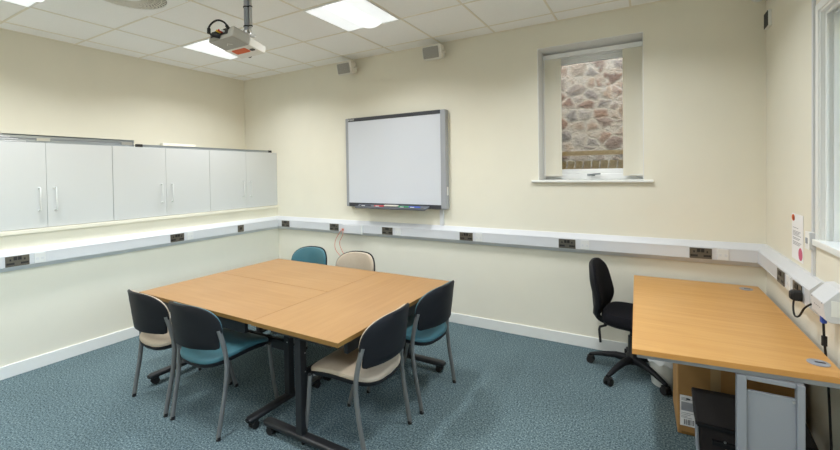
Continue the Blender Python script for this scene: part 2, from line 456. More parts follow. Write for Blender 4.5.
bx('surround', (-.05, -.003, -.045), (.05, 0, .045), M_trunk, a); bx('plate', (-.043, -.009, -.043), (.043, -.003, .043), M_steel, a, bevel=.002)
MB().box((-.015, -.0115, -.016), (.015, -.009, .016)).build('socket_insert', M_sblack, a)
# blank boxed cover with wires
bc = thing('cover_box', 'white boxed cover on the trunking with pink wires hanging from it', 'cover box', (2.035, -.060, .935))
bx('lid', (-.145, -.022, -.052), (.145, 0, .05), M_trunk, bc, bevel=.004)
bx('end_strip', (.145, -.024, -.054), (.152, 0, .052), M_whitem, bc)
wi = MB()
wi.tube([(1.90, -.088, .925), (1.875, -.10, .90), (1.80, -.105, .79), (1.79, -.10, .68), (1.87, -.09, .585), (1.93, -.085, .52), (1.95, -.08, .43)], .004, 6, smooth=5)
wi.tube([(1.905, -.088, .92), (1.91, -.10, .86), (1.86, -.10, .76), (1.90, -.10, .66), (1.97, -.09, .57), (2.02, -.085, .50), (2.0, -.08, .42)], .004, 6, smooth=5)
wi.box((1.888, -.090, .912), (1.918, -.078, .938))
tag(wi.build('wire', M_pinkw, smooth=True), 'loose pair of thin pinkish wires hanging from the trunking cover', 'wire')
# mini trunking up to the board
tag(bx('mini_trunking', (3.207, -.022, 1.036), (3.252, 0, 1.235), M_trunk, bevel=.002), 'short white vertical mini trunking between whiteboard and dado trunking', 'cable trunking')
tag(bx('mini_trunking', (W-.012, -1.050, 1.268), (W, -1.028, H-.005), M_trunk, bevel=.002), 'thin white vertical mini trunking rising from the switch box beside the right window', 'cable trunking')
tag(bx('mini_trunking', (W-.012, -1.052, 1.036), (W, -1.026, 1.172), M_trunk, bevel=.002), 'short white vertical mini trunking below the switch box beside the leaflet', 'cable trunking')

# ------------------------------------------------------------------ wall cupboards
ZC0, ZC1 = 1.186, 1.914
def handle_mesh(): 
    b = MB(); b.tube([(.002, 0, -.095), (.030, 0, -.095), (.032, 0, -.09), (.032, 0, .09), (.030, 0, .095), (.002, 0, .095)], .0055, 8)
    b.cyl((0, 0, -.095), .009, .006, 'x', 12); b.cyl((0, 0, .095), .009, .006, 'x', 12)
    return b
def make_cupboard(label):
    c = thing('wall_cupboard', label, 'cupboard', group='white wall cupboards')
    b = MB(); b.box((.02, -.993, 0), (D-.022, -.975, ZC1-ZC0)); b.box((.02, -.019, 0), (D-.022, -.001, ZC1-ZC0))
    b.box((.02, -.975, 0), (D-.022, -.019, .018)); b.box((.02, -.975, ZC1-ZC0-.018), (D-.022, -.019, ZC1-ZC0)); b.box((.02, -.975, .018), (.03, -.019, ZC1-ZC0-.018))
    b.build('carcass', M_cab, c)
    for k in (0, 1):
        y1 = -.002-.4965*k
        d = bx('door', (D-.02, y1-.4945, .003), (D, y1, ZC1-ZC0-.001), M_cab, c, bevel=.0015)
        h = handle_mesh().build('handle', M_hand, d, smooth=True)
        h.location = (D, y1-.4925+.052 if k == 0 else y1-.052, .245)
    return c
c0 = make_cupboard('white two-door wall cupboard in the corner next to the back wall')
c0.location = (0, -.0, ZC0)
for k, lb in ((1, 'white two-door wall cupboard in the middle of the row'), (2, 'white two-door wall cupboard nearest the camera, cut off by the picture edge')):
    c = copy_tree(c0); c.location = (0, -.995*k, ZC0); c['label'] = lb
# things lying on top
r1 = thing('metal_rail', 'thick grey metal channel rails lying on top of the cupboards', 'rail', (.545, -2.35, ZC1))
b = MB(); b.box((-.05, -.62, 0), (.03, .595, .012)); b.box((.022, -.62, .012), (.03, .595, .03)); b.box((.022, -.62, .042), (.03, .595, .072)); b.box((-.05, -.62, .06), (.03, .595, .072)); b.box((-.05, -.62, .012), (-.042, .595, .06))
b.build('channel', M_alu, r1, bevel=.002)
bx('inner_strip', (.005, -.60, .03), (.020, .595, .044), M_greym, r1)
bx('end_clip', (.030, .48, .018), (.033, .575, .048), M_chrome, r1); bx('end_clip', (.030, -.17, .022), (.036, -.08, .046), M_chrome, r1)
b = MB()
for q in range(4): b.tube([(.012+.01*q, -.72-.03*q, .014+.016*q), (.035, -.24-.05*q, .012+.017*q)], .007, 8)
b.build('rod', M_chrome, r1, smooth=True)
r2 = thing('metal_rail', 'thin dark grey metal rail lying on the cupboards near the corner', 'rail', (.60, -.90, ZC1))
b = MB(); b.box((-.02, -.84, 0), (.02, .84, .008)); b.box((.012, -.84, .008), (.02, .84, .026)); b.box((-.02, -.84, .022), (.02, .84, .030))
b.build('channel', M_alu, r2, bevel=.001)
bx('end_clip', (-.021, .79, -.0), (.023, .845, .032), M_sblack, r2); bx('end_clip', (-.021, -.85, 0), (.024, -.80, .032), M_sblack, r2)
tag(bx('foam_panel', (.33, -1.38, ZC1), (.40, -1.00, ZC1+.075), M_slat, bevel=.003), 'flat cream panel lying on top of the middle cupboard', 'panel')

# ------------------------------------------------------------------ interactive whiteboard
wb = thing('whiteboard', 'large white interactive whiteboard with grey frame on the back wall', 'whiteboard', (2.625, 0, 1.214))
X0, X1, ZB = -.662, .690, 1.062
bx('backing', (X0+.01, -.062, .01), (X1-.01, -.012, ZB-.01), M_bdark, wb)
bx('writing_surface', (X0+.035, -.069, .045), (X1-.06, -.060, ZB-.04), M_board, wb)
bx('side_frame', (X0, -.074, 0), (X0+.036, -.008, ZB), M_bframe, wb, bevel=.004)
bx('side_frame', (X1-.062, -.078, 0), (X1, -.0, ZB), M_bframe, wb, bevel=.008)
tp = bx('top_strip', (X0+.036, -.073, ZB-.042), (X1-.062, -.02, ZB), M_bdark, wb, bevel=.003)
text('logo', 'SMART', .032, (X0+.085, -.0742, ZB-.021), (PI/2, 0, 0), M_white, tp)
bx('bottom_strip', (X0+.036, -.073, 0), (X1-.062, -.02, .046), M_bdark, wb, bevel=.003)
b = MB()
TX0, TX1 = -.47, .49
prof = [(-.073, .012), (-.165, -.012), (-.178, -.004), (-.178, .020), (-.170, .018), (-.160, .004), (-.073, .030)]
b.loft([[(TX0+(.02 if p[0] < -.1 else 0), p[0], p[1]) for p in prof], [(TX1-(.02 if p[0] < -.1 else 0), p[0], p[1]) for p in prof]])
b.build('pen_tray', M_tray, wb, bevel=.002)
bx('port_plate', (X1+.0005, -.055, .15), (X1+.004, -.03, .24), M_whitem, wb)
def tray_pos(x): return (2.625+x, -.135, 1.214+.019)
for x, mm, nm in ((-.33, M_navy, 'navy'), (-.13, M_red, 'red'), (.20, M_green, 'green'), (.335, M_blue, 'blue')):
    p = thing('marker_pen', f'{nm} marker pen lying in the whiteboard tray', 'marker pen', tray_pos(x), 0, 'pens in the whiteboard tray')
    MB().cyl((-.07, 0, 0), .010, .10, 'x', 14).build('barrel', mm, p, smooth=True)
    MB().cyl((.03, 0, 0), .0115, .04, 'x', 14, r2=.009).build('cap', mm, p, smooth=True)
    bx('pen_label', (-.05, -.0108, -.003), (.0, -.0098, .004), M_paper, p)
er = thing('board_eraser', 'pale board eraser in the middle of the whiteboard tray', 'eraser', (2.625+.03, -.135, 1.214+.011))
bx('felt', (-.085, -.02, 0), (.085, .02, .010), M_gap, er); bx('grip', (-.087, -.021, .010), (.087, .021, .026), M_speak, er, bevel=.005)

# ------------------------------------------------------------------ ceiling fittings
LAMP_W, LAMP_SPREAD = 12.0, 144
def make_light():
    L = thing('ceiling_light', '', 'ceiling light', group='recessed square ceiling lights')
    b = MB(); s = .297
    b.box((-s, -s, -.006), (s, -s+.012, .03)); b.box((-s, s-.012, -.006), (s, s, .03)); b.box((-s, -s+.012, -.006), (-s+.012, s-.012, .03)); b.box((s-.012, -s+.012, -.006), (s, s-.012, .03))
    b.build('frame', M_white, L)
    q = MB()
    for sx in (-1, 1): q.loft([[(sx*.285, -.285, -.004), (sx*.285, .285, -.004)], [(sx*.10, -.285, .002), (sx*.10, .285, .002)]], False, False, closed=False)
    q.build('side_reflector', M_refl_glow, L)
    b = MB(); n = 10
    b.loft([[(-.10+.2*i/n, y, -.003-.022*math.sin(PI*i/n)) for i in range(n+1)] for y in (-.285, .285)], False, False, closed=False)
    b.loft([[(-.10+.2*i/n, y, -.003-.022*math.sin(PI*i/n)) for i in range(n+1)]+[(.1, y, .002), (-.1, y, .002)] for y in (-.285, -.284)])
    b.loft([[(-.10+.2*i/n, y, -.003-.022*math.sin(PI*i/n)) for i in range(n+1)]+[(.1, y, .002), (-.1, y, .002)] for y in (.284, .285)])
    b.build('lens', M_tube_l, L)
    ld = bpy.data.lights.new('tube_lamp', 'AREA'); ld.shape = 'RECTANGLE'; ld.size = .17; ld.size_y = .54; ld.energy = LAMP_W; ld.spread = math.radians(LAMP_SPREAD); ld.color = (.95, .98, 1.0)
    lo = bpy.data.objects.new('tube_lamp', ld); COL.objects.link(lo); lo.parent = L; lo.location = (0, 0, -.03)
    return L
LL = {(1, 1): 'square ceiling light partly hidden behind the projector', (4, 1): 'square ceiling light in front of the speakers and whiteboard',
      (1, 4): 'square ceiling light beside the round air vent, cut by the picture corner',
      (4, 4): 'square ceiling light over the near side of the table', (7, 1): 'square ceiling light in front of the window', (7, 4): 'square ceiling light over the desk',
      (1, 7): 'square ceiling light at the far left behind the camera', (4, 7): 'square ceiling light in the middle behind the camera', (7, 7): 'square ceiling light by the right window behind the camera'}
l0 = None
for (k, j), lb in LL.items():
    L = make_light() if l0 is None else copy_tree(l0)
    if l0 is None: l0 = L
    L['label'] = lb; L.location = (GX+.6*(k+.5), GY-.6*(j+.5), H-.006)
av = thing('air_vent', 'round swirl air vent in a square plate in the ceiling', 'air vent', (GX+1.5, GY-2.1, H))
b = MB()
N_ = 48
for i in range(N_):       # square plate with a round hole
    a0, a1 = 2*PI*i/N_, 2*PI*(i+1)/N_
    def sq(a, s=.289):
        c, d = math.cos(a), math.sin(a); q = s/max(abs(c), abs(d)); return (c*q, d*q)
    r_ = .25
    P = [sq(a0), sq(a1), (r_*math.cos(a1), r_*math.sin(a1)), (r_*math.cos(a0), r_*math.sin(a0))]
    b.loft([[(p[0], p[1], -.012) for p in P], [(p[0], p[1], -.002) for p in P]])
b.build('plate', M_ceil, av)
MB().cyl((0, 0, -.003), .25, .003, 'z', 48).build('backing', M_gap, av)
b = MB()
for i in range(40):
    a0 = 2*PI*i/40
    pts = []
    for q in range(7):
        rr = .075+.17*q/6; aa = a0+.55*(q/6)
        pts.append((rr*math.cos(aa), rr*math.sin(aa), aa))
    ring = []
    for (x, y, aa) in pts:
        ca, sa = -math.sin(aa), math.cos(aa); w_ = .0050+.0105*(math.hypot(x, y)/.25)
        ring.append([(x-ca*w_, y-sa*w_, -.012), (x+ca*w_, y+sa*w_, -.008), (x+ca*w_, y+sa*w_, -.005), (x-ca*w_, y-sa*w_, -.009)])
    b.loft(ring)
for r0 in (.078, .12, .165, .21):
    b.loft([[(rr*math.cos(2*PI*i/48), rr*math.sin(2*PI*i/48), z) for i in range(48)] for rr, z in ((r0, -.006), (r0+.004, -.014), (r0+.009, -.006))], False, False)
b.build('swirl_vanes', M_speak, av)
MB().lathe([(.082, -.004), (.082, -.014), (.03, -.018), (.001, -.018)]).build('hub', M_ceil, av, smooth=True)

def make_speaker(label):
    s = thing('wall_speaker', label, 'loudspeaker', group='small wall loudspeakers')
    T = Matrix.Translation((0, -.13, 0)) @ Matrix.Rotation(.22, 4, 'X')
    def put(o): o.matrix_local = T; return o
    cab = MB(); n = rrect(.225, .150, .022, 4)
    cab.loft([[(p[0]*s_, y, p[1]*s_) for p in n] for y, s_ in ((.06, .80), (.0, .97), (-.055, 1.0), (-.062, .97))])
    put(cab.build('cabinet', M_speak, s, smooth=True))
    gr = MB(); n2 = rrect(.180, .116, .012, 4, -.008)
    gr.loft([[(p[0], y, p[1]) for p in n2] for y in (-.060, -.0655)])
    put(gr.build('grille', M_grill, s, bevel=.002))
    b = MB(); b.box((-.02, -.012, -.035), (.02, 0, .055)); b.box((.104, -.145, -.012), (.109, -.115, .012)); b.tube([(0, -.006, .02), (.06, -.02, .02), (.107, -.07, .008), (.107, -.13, 0)], .007, 8)
    b.build('bracket', M_speak, s)
    MB().cyl((.107, -.13, 0), .017, .016, 'x', 14).build('knob', M_speak, s, smooth=True)
    return s
s1 = make_speaker('small grey loudspeaker on the back wall above the whiteboard, nearer the corner'); s1.location = (2.055, 0, 2.866)
s2 = copy_tree(s1); s2['label'] = 'small grey loudspeaker high on the back wall nearer the window'; s2.location = (3.222, 0, 2.868)

# projector and its pole
pm = thing('projector_mount', 'grey ceiling pole with a cable beside it holding the projector', 'projector mount', (2.633, -1.955, H))
MB().cyl((0, 0, -.345), .021, .345, 'z', 20).build('pole', M_greym, pm, smooth=True)
MB().lathe([(.06, 0), (.06, -.012), (.03, -.02), (.022, -.02)]).build('ceiling_flange', M_greym, pm)
MB().tube([(.036, .004, 0), (.036, .004, -.30), (.03, -.01, -.345)], .011, 10).build('side_cable', M_chrome, pm, smooth=True)
for z in (-.16, -.30):
    b = MB(); b.lathe([(.0225, z-.004), (.0245, z-.004), (.0245, z+.004), (.0225, z+.004)]); b.lathe([(.0115, z-.004), (.013, z-.004), (.013, z+.004), (.0115, z+.004)], (.036, .004, 0))
    b.build('cable_tie', M_rubber, pm)
b = MB(); b.cyl((0, 0, -.362), .03, .03, 'z', 16); b.box((-.055, -.05, -.368), (.035, .045, -.358)); b.cyl((.04, -.02, -.345), .014, .02, 'x', 10)
b.build('swivel_bracket', M_chrome, pm)
pj = thing('projector', 'grey and white projector with orange label hanging from the ceiling', 'projector', (2.540, -1.983, 2.548), 0, rx=-.20)
bx('rear_housing', (-.129, -.135, 0), (.142, .005, .079), M_proj, pj, bevel=.008)
b = MB(); b.loft([[(-.140, .004, .001), (.142, .004, .001), (.142, .004, .064), (-.140, .004, .064)], [(-.134, .15, .004), (.138, .15, .004), (.134, .15, .06), (-.13, .15, .06)]])
b.build('front_housing', M_projw, pj, bevel=.006)
bx('connector_panel', (-.105, -.1375, .030), (.085, -.134, .074), M_sblack, pj)
for x, mm in ((.0, M_yellow), (.022, M_red), (.044, M_whitem)): MB().cyl((x, -.137, .052), .008, -.03, 'y', 10).build('audio_plug', mm, pj)
def sticker(name, x0, y0, x1, y1, mm):
    b = MB(); b.loft([[(p[0], p[1], z) for p in rrect(x1-x0, y1-y0, .012, 4, (x0+x1)/2, (y0+y1)/2)] for z in (.0035, -.0012)]); return b.build(name, mm, pj)
sticker('warning_label', -.085, .020, .070, .078, M_orange)
sticker('vent_window', .080, .050, .126, .076, M_sblack)
MB().tube([(-.03, -.05, -.0008), (0, -.07, -.0008), (.03, -.05, -.0008)], .0015, 6).build('badge', M_projw, pj)
MB().cyl((-.05, .15, .034), .028, .012, 'y', 20).build('lens', M_sblack, pj)
VX = .026
vc = MB(); vc.tube([(p[0]+VX, p[1], p[2]) for p in ((2.50, -2.118, 2.598), (2.475, -2.15, 2.605), (2.462, -2.16, 2.64), (2.466, -2.15, 2.675), (2.50, -2.14, 2.698), (2.545, -2.135, 2.698), (2.585, -2.12, 2.678), (2.60, -2.10, 2.64))], .0065, 10, smooth=6)
vc.cyl((2.52+VX, -2.112, 2.594), .014, .05, (-.8, -1, .2), 10); vc.cyl((2.463+VX, -2.16, 2.615), .012, .035, (-.1, .1, 1), 10)
vc.cyl((2.592+VX, -2.112, 2.660), .011, .03, (.5, .5, -1), 10)
tag(vc.build('video_cable', M_rubber, smooth=True), 'thick black cable looping above the back of the projector', 'cable')

# ------------------------------------------------------------------ vertical blind at the window
vb = thing('vertical_blind', 'cream vertical blind drawn open to both sides of the window', 'blind', (4.70, .19, 1.535))
bx('head_rail', (-.43, -.02, 1.165), (.43, .02, 1.205), M_upvc, vb, bevel=.003)
def slat(x, ang):
    T = Matrix.Translation((x, 0, 0)) @ Matrix.Rotation(ang, 4, 'Z')
    b = MB(); b.loft([[T @ Vector((u, .006*math.cos(u*30), z)) for u in (-.0445, -.022, 0, .022, .0445)]+[T @ Vector((u, .006*math.cos(u*30)+.0012, z)) for u in (.0445, .022, 0, -.022, -.0445)] for z in (.02, 1.165)])
    o = b.build('slat', M_slat, vb, smooth=True); return o
for i in range(6): slat(-.380+.0150*i, .16)
for i in range(7): slat(.305+.0150*i+.012, .16)
for x in (-.385, .325): MB().tube([(x, -.012, .03), (x+.1, -.012, .03)], .002, 6).build('link_chain', M_upvc, vb)
b = MB(); b.tube([(-.425, -.03, 1.17), (-.425, -.03, .02), (-.418, -.03, .0), (-.411, -.03, .02), (-.411, -.03, 1.17)], .003, 6)
b.build('control_chain', M_upvc, vb)

# ------------------------------------------------------------------ right wall items
lf = thing('leaflet', 'narrow printed leaflet on the wall above the trunking', 'leaflet', (W-.001, -.75, 1.06), -PI/2)
bx('sheet', (-.105, -.0015, 0), (.105, 0, .272), M_paper, lf)
def leafmark(name, mm, polys):
    b = MB()
    for P in polys: b.loft([[(p[0], y, p[1]) for p in P] for y in (-.0015, -.0022)])
    b.build(name, mm, lf)
leafmark('printed_logo', M_orange, [[(-.075+.026*math.cos(t*PI/8)*1.1, .247+.020*math.sin(t*PI/8)) for t in range(16)]])
leafmark('printed_logo', M_red, [[(-.060+.014*math.cos(t*PI/8), .243+.014*math.sin(t*PI/8)) for t in range(16)]])
leafmark('printed_emblem', M_pink, [[(.060+.036*math.cos(t*PI/8), .045+.037*math.sin(t*PI/8)) for t in range(16)]])
leafmark('printed_text', M_ink, [[(-.08, z), (.02+.06*((i*37) % 10)/10, z), (.02+.06*((i*37) % 10)/10, z+.0032), (-.08, z+.0032)] for i, z in enumerate((.188, .168, .160, .152, .144, .128, .120, .104, .096, .088))])
sw = thing('switch_box', 'white surface-mounted switch box beside the leaflet', 'switch box', (W, -1.030, 1.174), -PI/2)
bx('back_box', (-.028, -.024, 0), (.028, 0, .09), M_trunk, sw, bevel=.003); bx('face_plate', (-.030, -.030, -.002), (.030, -.024, .092), M_white, sw, bevel=.002); bx('rocker', (-.012, -.034, .03), (.012, -.030, .06), M_greym, sw)
ab = thing('media_box', 'angular white connection box at the near end of the right trunking', 'connection box', (W, -1.30, .915))
PB = [(0, 0), (.062, 0), (.078, .012), (.084, .085), (.03, .150), (0, .155)]
MB().prism(PB, lambda p: (-p[0], 0, p[1]), lambda p: (-p[0], -.17, p[1])).build('housing', M_trunk, ab, bevel=.003)
bx('blank_plate', (-.060, -.173, .03), (-.018, -.17, .10), M_whitem, ab, bevel=.001)
b = MB()
for y in (-.02, -.15): b.cyl((-.0835, y, .082), .004, .002, (-1, 0, .2), 8)
for i in range(4): b.box((-.0815, -.04-.022*i, .050), (-.0812, -.052-.022*i, .056))
b.build('screw', M_ink, ab)
pg = thing('power_lead', 'black mains plug and looping lead in the socket above the desk', 'plug', (W-.0725, -1.095, .935))
b = MB(); b.loft([[(x, p[0], p[1]) for p in rrect(.05*q, .055*q, .012, 4)] for x, q in ((.004, 1), (-.03, .95), (-.042, .7))]); b.build('plug_body', M_rubber, pg, bevel=.003)
MB().tube([(-.025, -.005, -.02), (-.03, -.012, -.05), (-.03, -.02, -.085), (-.028, -.04, -.10), (-.022, -.08, -.085), (-.015, -.13, -.03), (.0, -.17, .005)], .0045, 8, smooth=6).build('lead', M_rubber, pg, smooth=True)
vg = thing('monitor_cable', 'black cable with blue plug hanging from the angular connection box', 'cable', (W-.045, -1.325, .917))
bx('plug', (-.010, -.014, -.045), (.010, .014, -.001), M_blue, vg, bevel=.004)
MB().tube([(0, 0, -.045), (.004, .005, -.12), (.012, .015, -.20), (.018, .01, -.30), (.020, -.02, -.55), (.02, -.06, -.9)], .005, 8, smooth=5).build('lead', M_rubber, vg, smooth=True)
MB().cyl((.005, .007, -.155), .011, .045, 'z', 10).build('ferrite_core', M_rubber, vg, smooth=True)
ws = thing('wall_sensor', 'small white sensor with dark front high in the right corner', 'sensor', (W, -.105, 2.62), -PI/2)
bx('housing', (-.05, -.020, 0), (.065, 0, .115), M_whitem, ws, bevel=.004); bx('dark_front', (-.048, -.024, .004), (.060, -.020, .111), M_gap, ws, bevel=.002)
ps = thing('motion_detector', 'white motion detector at ceiling height in the right corner', 'detector', (W-.06, -.06, 2.84), PI/4)
MB().loft([[(p[0]*q, p[1]*q-.0, z) for p in rrect(.09, .06, .02, 4)] for z, q in ((.0, .6), (.012, .9), (.05, 1), (.13, .95))]).build('housing', M_whitem, ps, smooth=True)
bx('sensor_lens', (-.03, -.034, .03), (.03, -.028, .07), M_paper, ps)

# ------------------------------------------------------------------ meeting tables (long axis = local x)
def make_table(label, L, Wd):
    t = thing('meeting_table', label, 'table', group='beech meeting tables pushed together')
    HT = .72
    b = bx('table_top', (-L/2, -Wd/2, HT-.025), (L/2, Wd/2, HT), M_beech, t)
    e = MB()
    for a, c in (((-L/2-.0015, -Wd/2-.0015), (L/2+.0015, -Wd/2)), ((-L/2-.0015, Wd/2), (L/2+.0015, Wd/2+.0015)), ((-L/2-.0015, -Wd/2), (-L/2, Wd/2)), ((L/2, -Wd/2), (L/2+.0015, Wd/2))):
        e.box((a[0], a[1], HT-.0255), (c[0], c[1], HT-.0012))
    e.build('edge_band', M_edge, b)
    for sx in (-1, 1):
        xl = sx*(L/2-.08)
        g = MB(); g.box((xl-.024, -.004, .08), (xl+.024, .044, HT-.07)); g.box((xl-.026, -Wd/2+.10, HT-.07), (xl+.026, Wd/2-.10, HT-.026))
        leg = g.build('leg', M_black, t, bevel=.004)
        f = MB(); f.loft([[(xl+p[0], y, .068+p[1]) for p in rrect(.062*q, .034*q, .014, 4)] for y, q in ((-Wd/2+.012, .7), (-Wd/2+.03, 1), (Wd/2-.03, 1), (Wd/2-.012, .7))])
        f.build('foot', M_black, leg, smooth=True)
        for sy in (-1, 1):
            cb = MB(); yy = sy*(Wd/2-.06)
            for dx in (-.013, .013): cb.cyl((xl+dx-.009, yy, .0245), .0245, .018, 'x', 18)
            cb.box((xl-.006, yy-.012, .02), (xl+.006, yy+.012, .054)); cb.box((xl-.024, yy-.018, .036), (xl+.024, yy+.018, .052))
            cb.build('caster', M_rubber, leg)
        for z in (.45, .56): MB().cyl((xl+.012, -.004, z), .004, -.002, 'y', 8).build('bolt', M_chrome, leg)
    bm_ = MB(); bm_.box((-L/2+.10, .004, .378), (L/2-.10, .036, .445)); bm_.build('beam', M_black, t, bevel=.003)
    for y_ in (-.285, .285): bx('top_rail', (-L/2+.12, y_-.012, HT-.115), (L/2-.12, y_+.012, HT-.026), M_black, t)
    return t
tA = make_table('beech folding table on the near left of the grouped tables', 1.316, .672); tA.location = (2.409, -1.964, 0)
tC = copy_tree(tA); tC['label'] = 'beech folding table at the back left of the grouped tables, towards the corner'; tC.location = (2.409, -1.288, 0)
tB = copy_tree(tA); tB['label'] = 'beech folding table running crosswise on the right of the grouped tables'; tB.location = (3.414, -1.625, 0); tB.rotation_euler = (0, 0, PI/2)
tB.scale = (1.035, 1.02, 1)

# ------------------------------------------------------------------ stacking chairs (facing local +y)
def arch_outline(hw, z0, z1, ztop, sh):
    P = []
    P.append((-hw+sh+.02, z0)); 
    for k in range(1, 8): P.append((-hw+sh+.02+(2*hw-2*sh-.04)*k/8, z0))
    P += [(hw-sh-.02, z0), (hw-sh-.005, z0+.006), (hw-sh, z0+.02), (hw-sh, z1-.035), (hw-.004, z1-.015), (hw, z1)]
    for k in range(1, 24):
        a = PI*k/24; c, s = math.cos(a), math.sin(a)
        P.append((hw*math.copysign(abs(c)**.66, c), z1+(ztop-z1)*abs(s)**.80))
    P += [(-hw, z1), (-hw+.004, z1-.015), (-hw+sh, z1-.035), (-hw+sh, z0+.02), (-hw+sh+.005, z0+.006)]
    return P
def make_chair(fab):
    c = thing('stacking_chair', '', 'chair')
    def backmap(x, z, d):
        return (x, -.305+.090*(x/.25)**2-.13*(z-.62)+d, z)
    O = arch_outline(.250, .545, .662, .828, .022)
    s = MB(); s.pad(O, backmap, [(1, .006), (.97, .010), (.6, .010), (.25, .010)], [(.25, -.007), (.6, -.007), (.95, -.007), (1, -.001)]); s.build('back_shell', M_blackp, c, smooth=True)
    O2 = arch_outline(.237, .562, .667, .820, .030)
    s = MB(); s.pad(O2, backmap, [(1, .026), (.95, .036), (.8, .040), (.5, .042), (.2, .042)], [(.2, .010), (.6, .010), (.97, .010), (1, .012)]); s.build('backrest', fab, c, smooth=True)
    def seatmap(x, y, d):
        w = -(y/.2)**2*(.042 if y > 0 else .020)
        return (x, y, .471+w-.006*(1-(x/.23)**2)+d)
    SO = []
    for k in range(48):
        a = 2*PI*k/48; ca, sa = math.cos(a), math.sin(a)
        x = .232*math.copysign(abs(ca)**.45, ca); y = .205*math.copysign(abs(sa)**.55, sa)
        if y > 0: x *= 1.0
        else: x *= 1-.05*(y/.2)**2; y -= .030*(1-(x/.232)**2)
        SO.append((x, y))
    SO = [(x, y*1.09-.006) for x, y in SO]
    s = MB(); s.pad(SO, seatmap, [(1.0, .018), (.985, .028), (.93, .034), (.7, .036), (.35, .034), (.1, .032)], [(.1, .004), (.5, .004), (.95, .004), (.99, .006)]); s.build('seat', fab, c, smooth=True)
    s = MB(); s.pad(SO, seatmap, [(1.005, .003), (.985, .0045), (.5, .0045), (.1, .0045)], [(.1, -.026), (.6, -.026), (.95, -.024), (.995, -.012)]); s.build('seat_pan', M_blackp, c, smooth=True)
    for sx in (-1, 1):
        r = MB(); r.tube([(sx*.234, -.247, .012), (sx*.237, -.226, .13), (sx*.240, -.200, .27), (sx*.242, -.186, .40), (sx*.242, -.187, .48), (sx*.239, -.203, .57), (sx*.235, -.228, .668)], .0105, 10, ry=.0150, smooth=4)
        lg = r.build('leg', M_tube, c, smooth=True)
        MB().cyl((sx*.234, -.2475, 0), .0135, .022, (0, .10, 1), 10).build('rubber_foot', M_rubber, lg)
        r = MB(); r.tube([(sx*.240, .146, .446), (sx*.238, .152, .40), (sx*.233, .170, .27), (sx*.227, .196, .13), (sx*.219, .228, .012)], .0105, 10, ry=.0138, smooth=4)
        lg = r.build('leg', M_tube, c, smooth=True)
        b = MB(); b.cyl((sx*.219, .2285, 0), .0125, .022, (0, -.10, 1), 10); b.build('rubber_foot', M_rubber, lg)
        MB().cyl((sx*.240, .1455, .442), .0125, .012, 'z', 12, r2=.009).build('end_cap', M_rubber, lg)
    fr_ = MB()
    for sx in (-1, 1): fr_.tube([(sx*.236, -.185, .448), (sx*.19, -.10, .438), (sx*.19, .08, .438), (sx*.22, .140, .434)], .008, 8, smooth=3)
    fr_.tube([(-.19, .06, .437), (.19, .06, .437)], .008, 8); fr_.tube([(-.19, -.10, .436), (.19, -.10, .436)], .008, 8)
    fr_.build('seat_frame', M_tube, c, smooth=True)
    return c
teal0 = make_chair(M_teal); beige0 = make_chair(M_beige)
used = set()
for src, x, y, rz, lb, gr in (
    (beige0, 2.138, -2.184, -.06, 'beige-seated chair with black back at the left end of the table, near side', None),
    (teal0, 2.660, -2.188, .03, 'teal-seated chair with black back on the near side of the table', None),
    (beige0, 3.600, -1.972, PI/2+.03, 'beige-seated chair with black back at the right side of the table, nearer the camera', None),
    (teal0, 3.618, -1.352, PI/2-.05, 'teal-seated chair with black back at the right side of the table, nearer the back wall', None),
    (teal0, 2.035, -1.01, PI+.03, 'teal chair on the far side of the table, its rounded back showing above the tabletop', None),
    (beige0, 2.645, -1.01, PI-.02, 'beige chair on the far side of the table, below the hanging pink wires', None)):
    c = src if id(src) not in used else copy_tree(src)
    used.add(id(src)); c.location = (x, y, 0); c.rotation_euler = (0, 0, rz); c['label'] = lb; c['group'] = 'stacking chairs around the table'

# ------------------------------------------------------------------ desk
dk_ = thing('desk', 'beech desk with grey steel panel legs along the right wall', 'desk', (5.5, -.85, 0))
ZD = .725
Q = [(5.064, -.098), (5.106, -1.678), (5.902, -1.590), (5.878, -.072)]
Q = [(x-5.5, y+.85) for x, y in Q]
top = MB().loft([[(x, y, z) for x, y in Q] for z in (ZD-.025, ZD)]).build('desk_top', M_desk, dk_)
Qo = [(x*1.003, y*1.0018) for x, y in Q]
MB().loft([[(x, y, z) for x, y in Qo] for z in (ZD-.0255, ZD-.0015)]).build('edge_band', M_dedge, top)
def grommet(x, y):
    b = MB(); b.lathe([(.040, ZD), (.040, ZD+.003), (.034, ZD+.004), (.001, ZD+.004)], (x-5.5, y+.85, 0)); g = b.build('cable_grommet', M_greym, top, smooth=True)
    MB().box((x-5.5-.012, y+.85-.006, ZD+.0035), (x-5.5+.024, y+.85+.006, ZD+.0048)).build('grommet_slot', M_sblack, g)
grommet(5.79, -.19); grommet(5.842, -1.46)
fbm = MB(); fbm.loft([[(-.375, -.800, z), (.385, -.732, z), (.385, -.712, z), (-.375, -.780, z)] for z in (ZD-.052, ZD-.026)]); fbm.box((-.375, .70, ZD-.075), (.365, .73, ZD-.026)); fbm.box((.03, -.75, ZD-.075), (.055, .70, ZD-.03)); fbm.box((-.375, -.775, ZD-.052), (-.345, .70, ZD-.026))
fbm.build('frame', M_greym, dk_, bevel=.003)
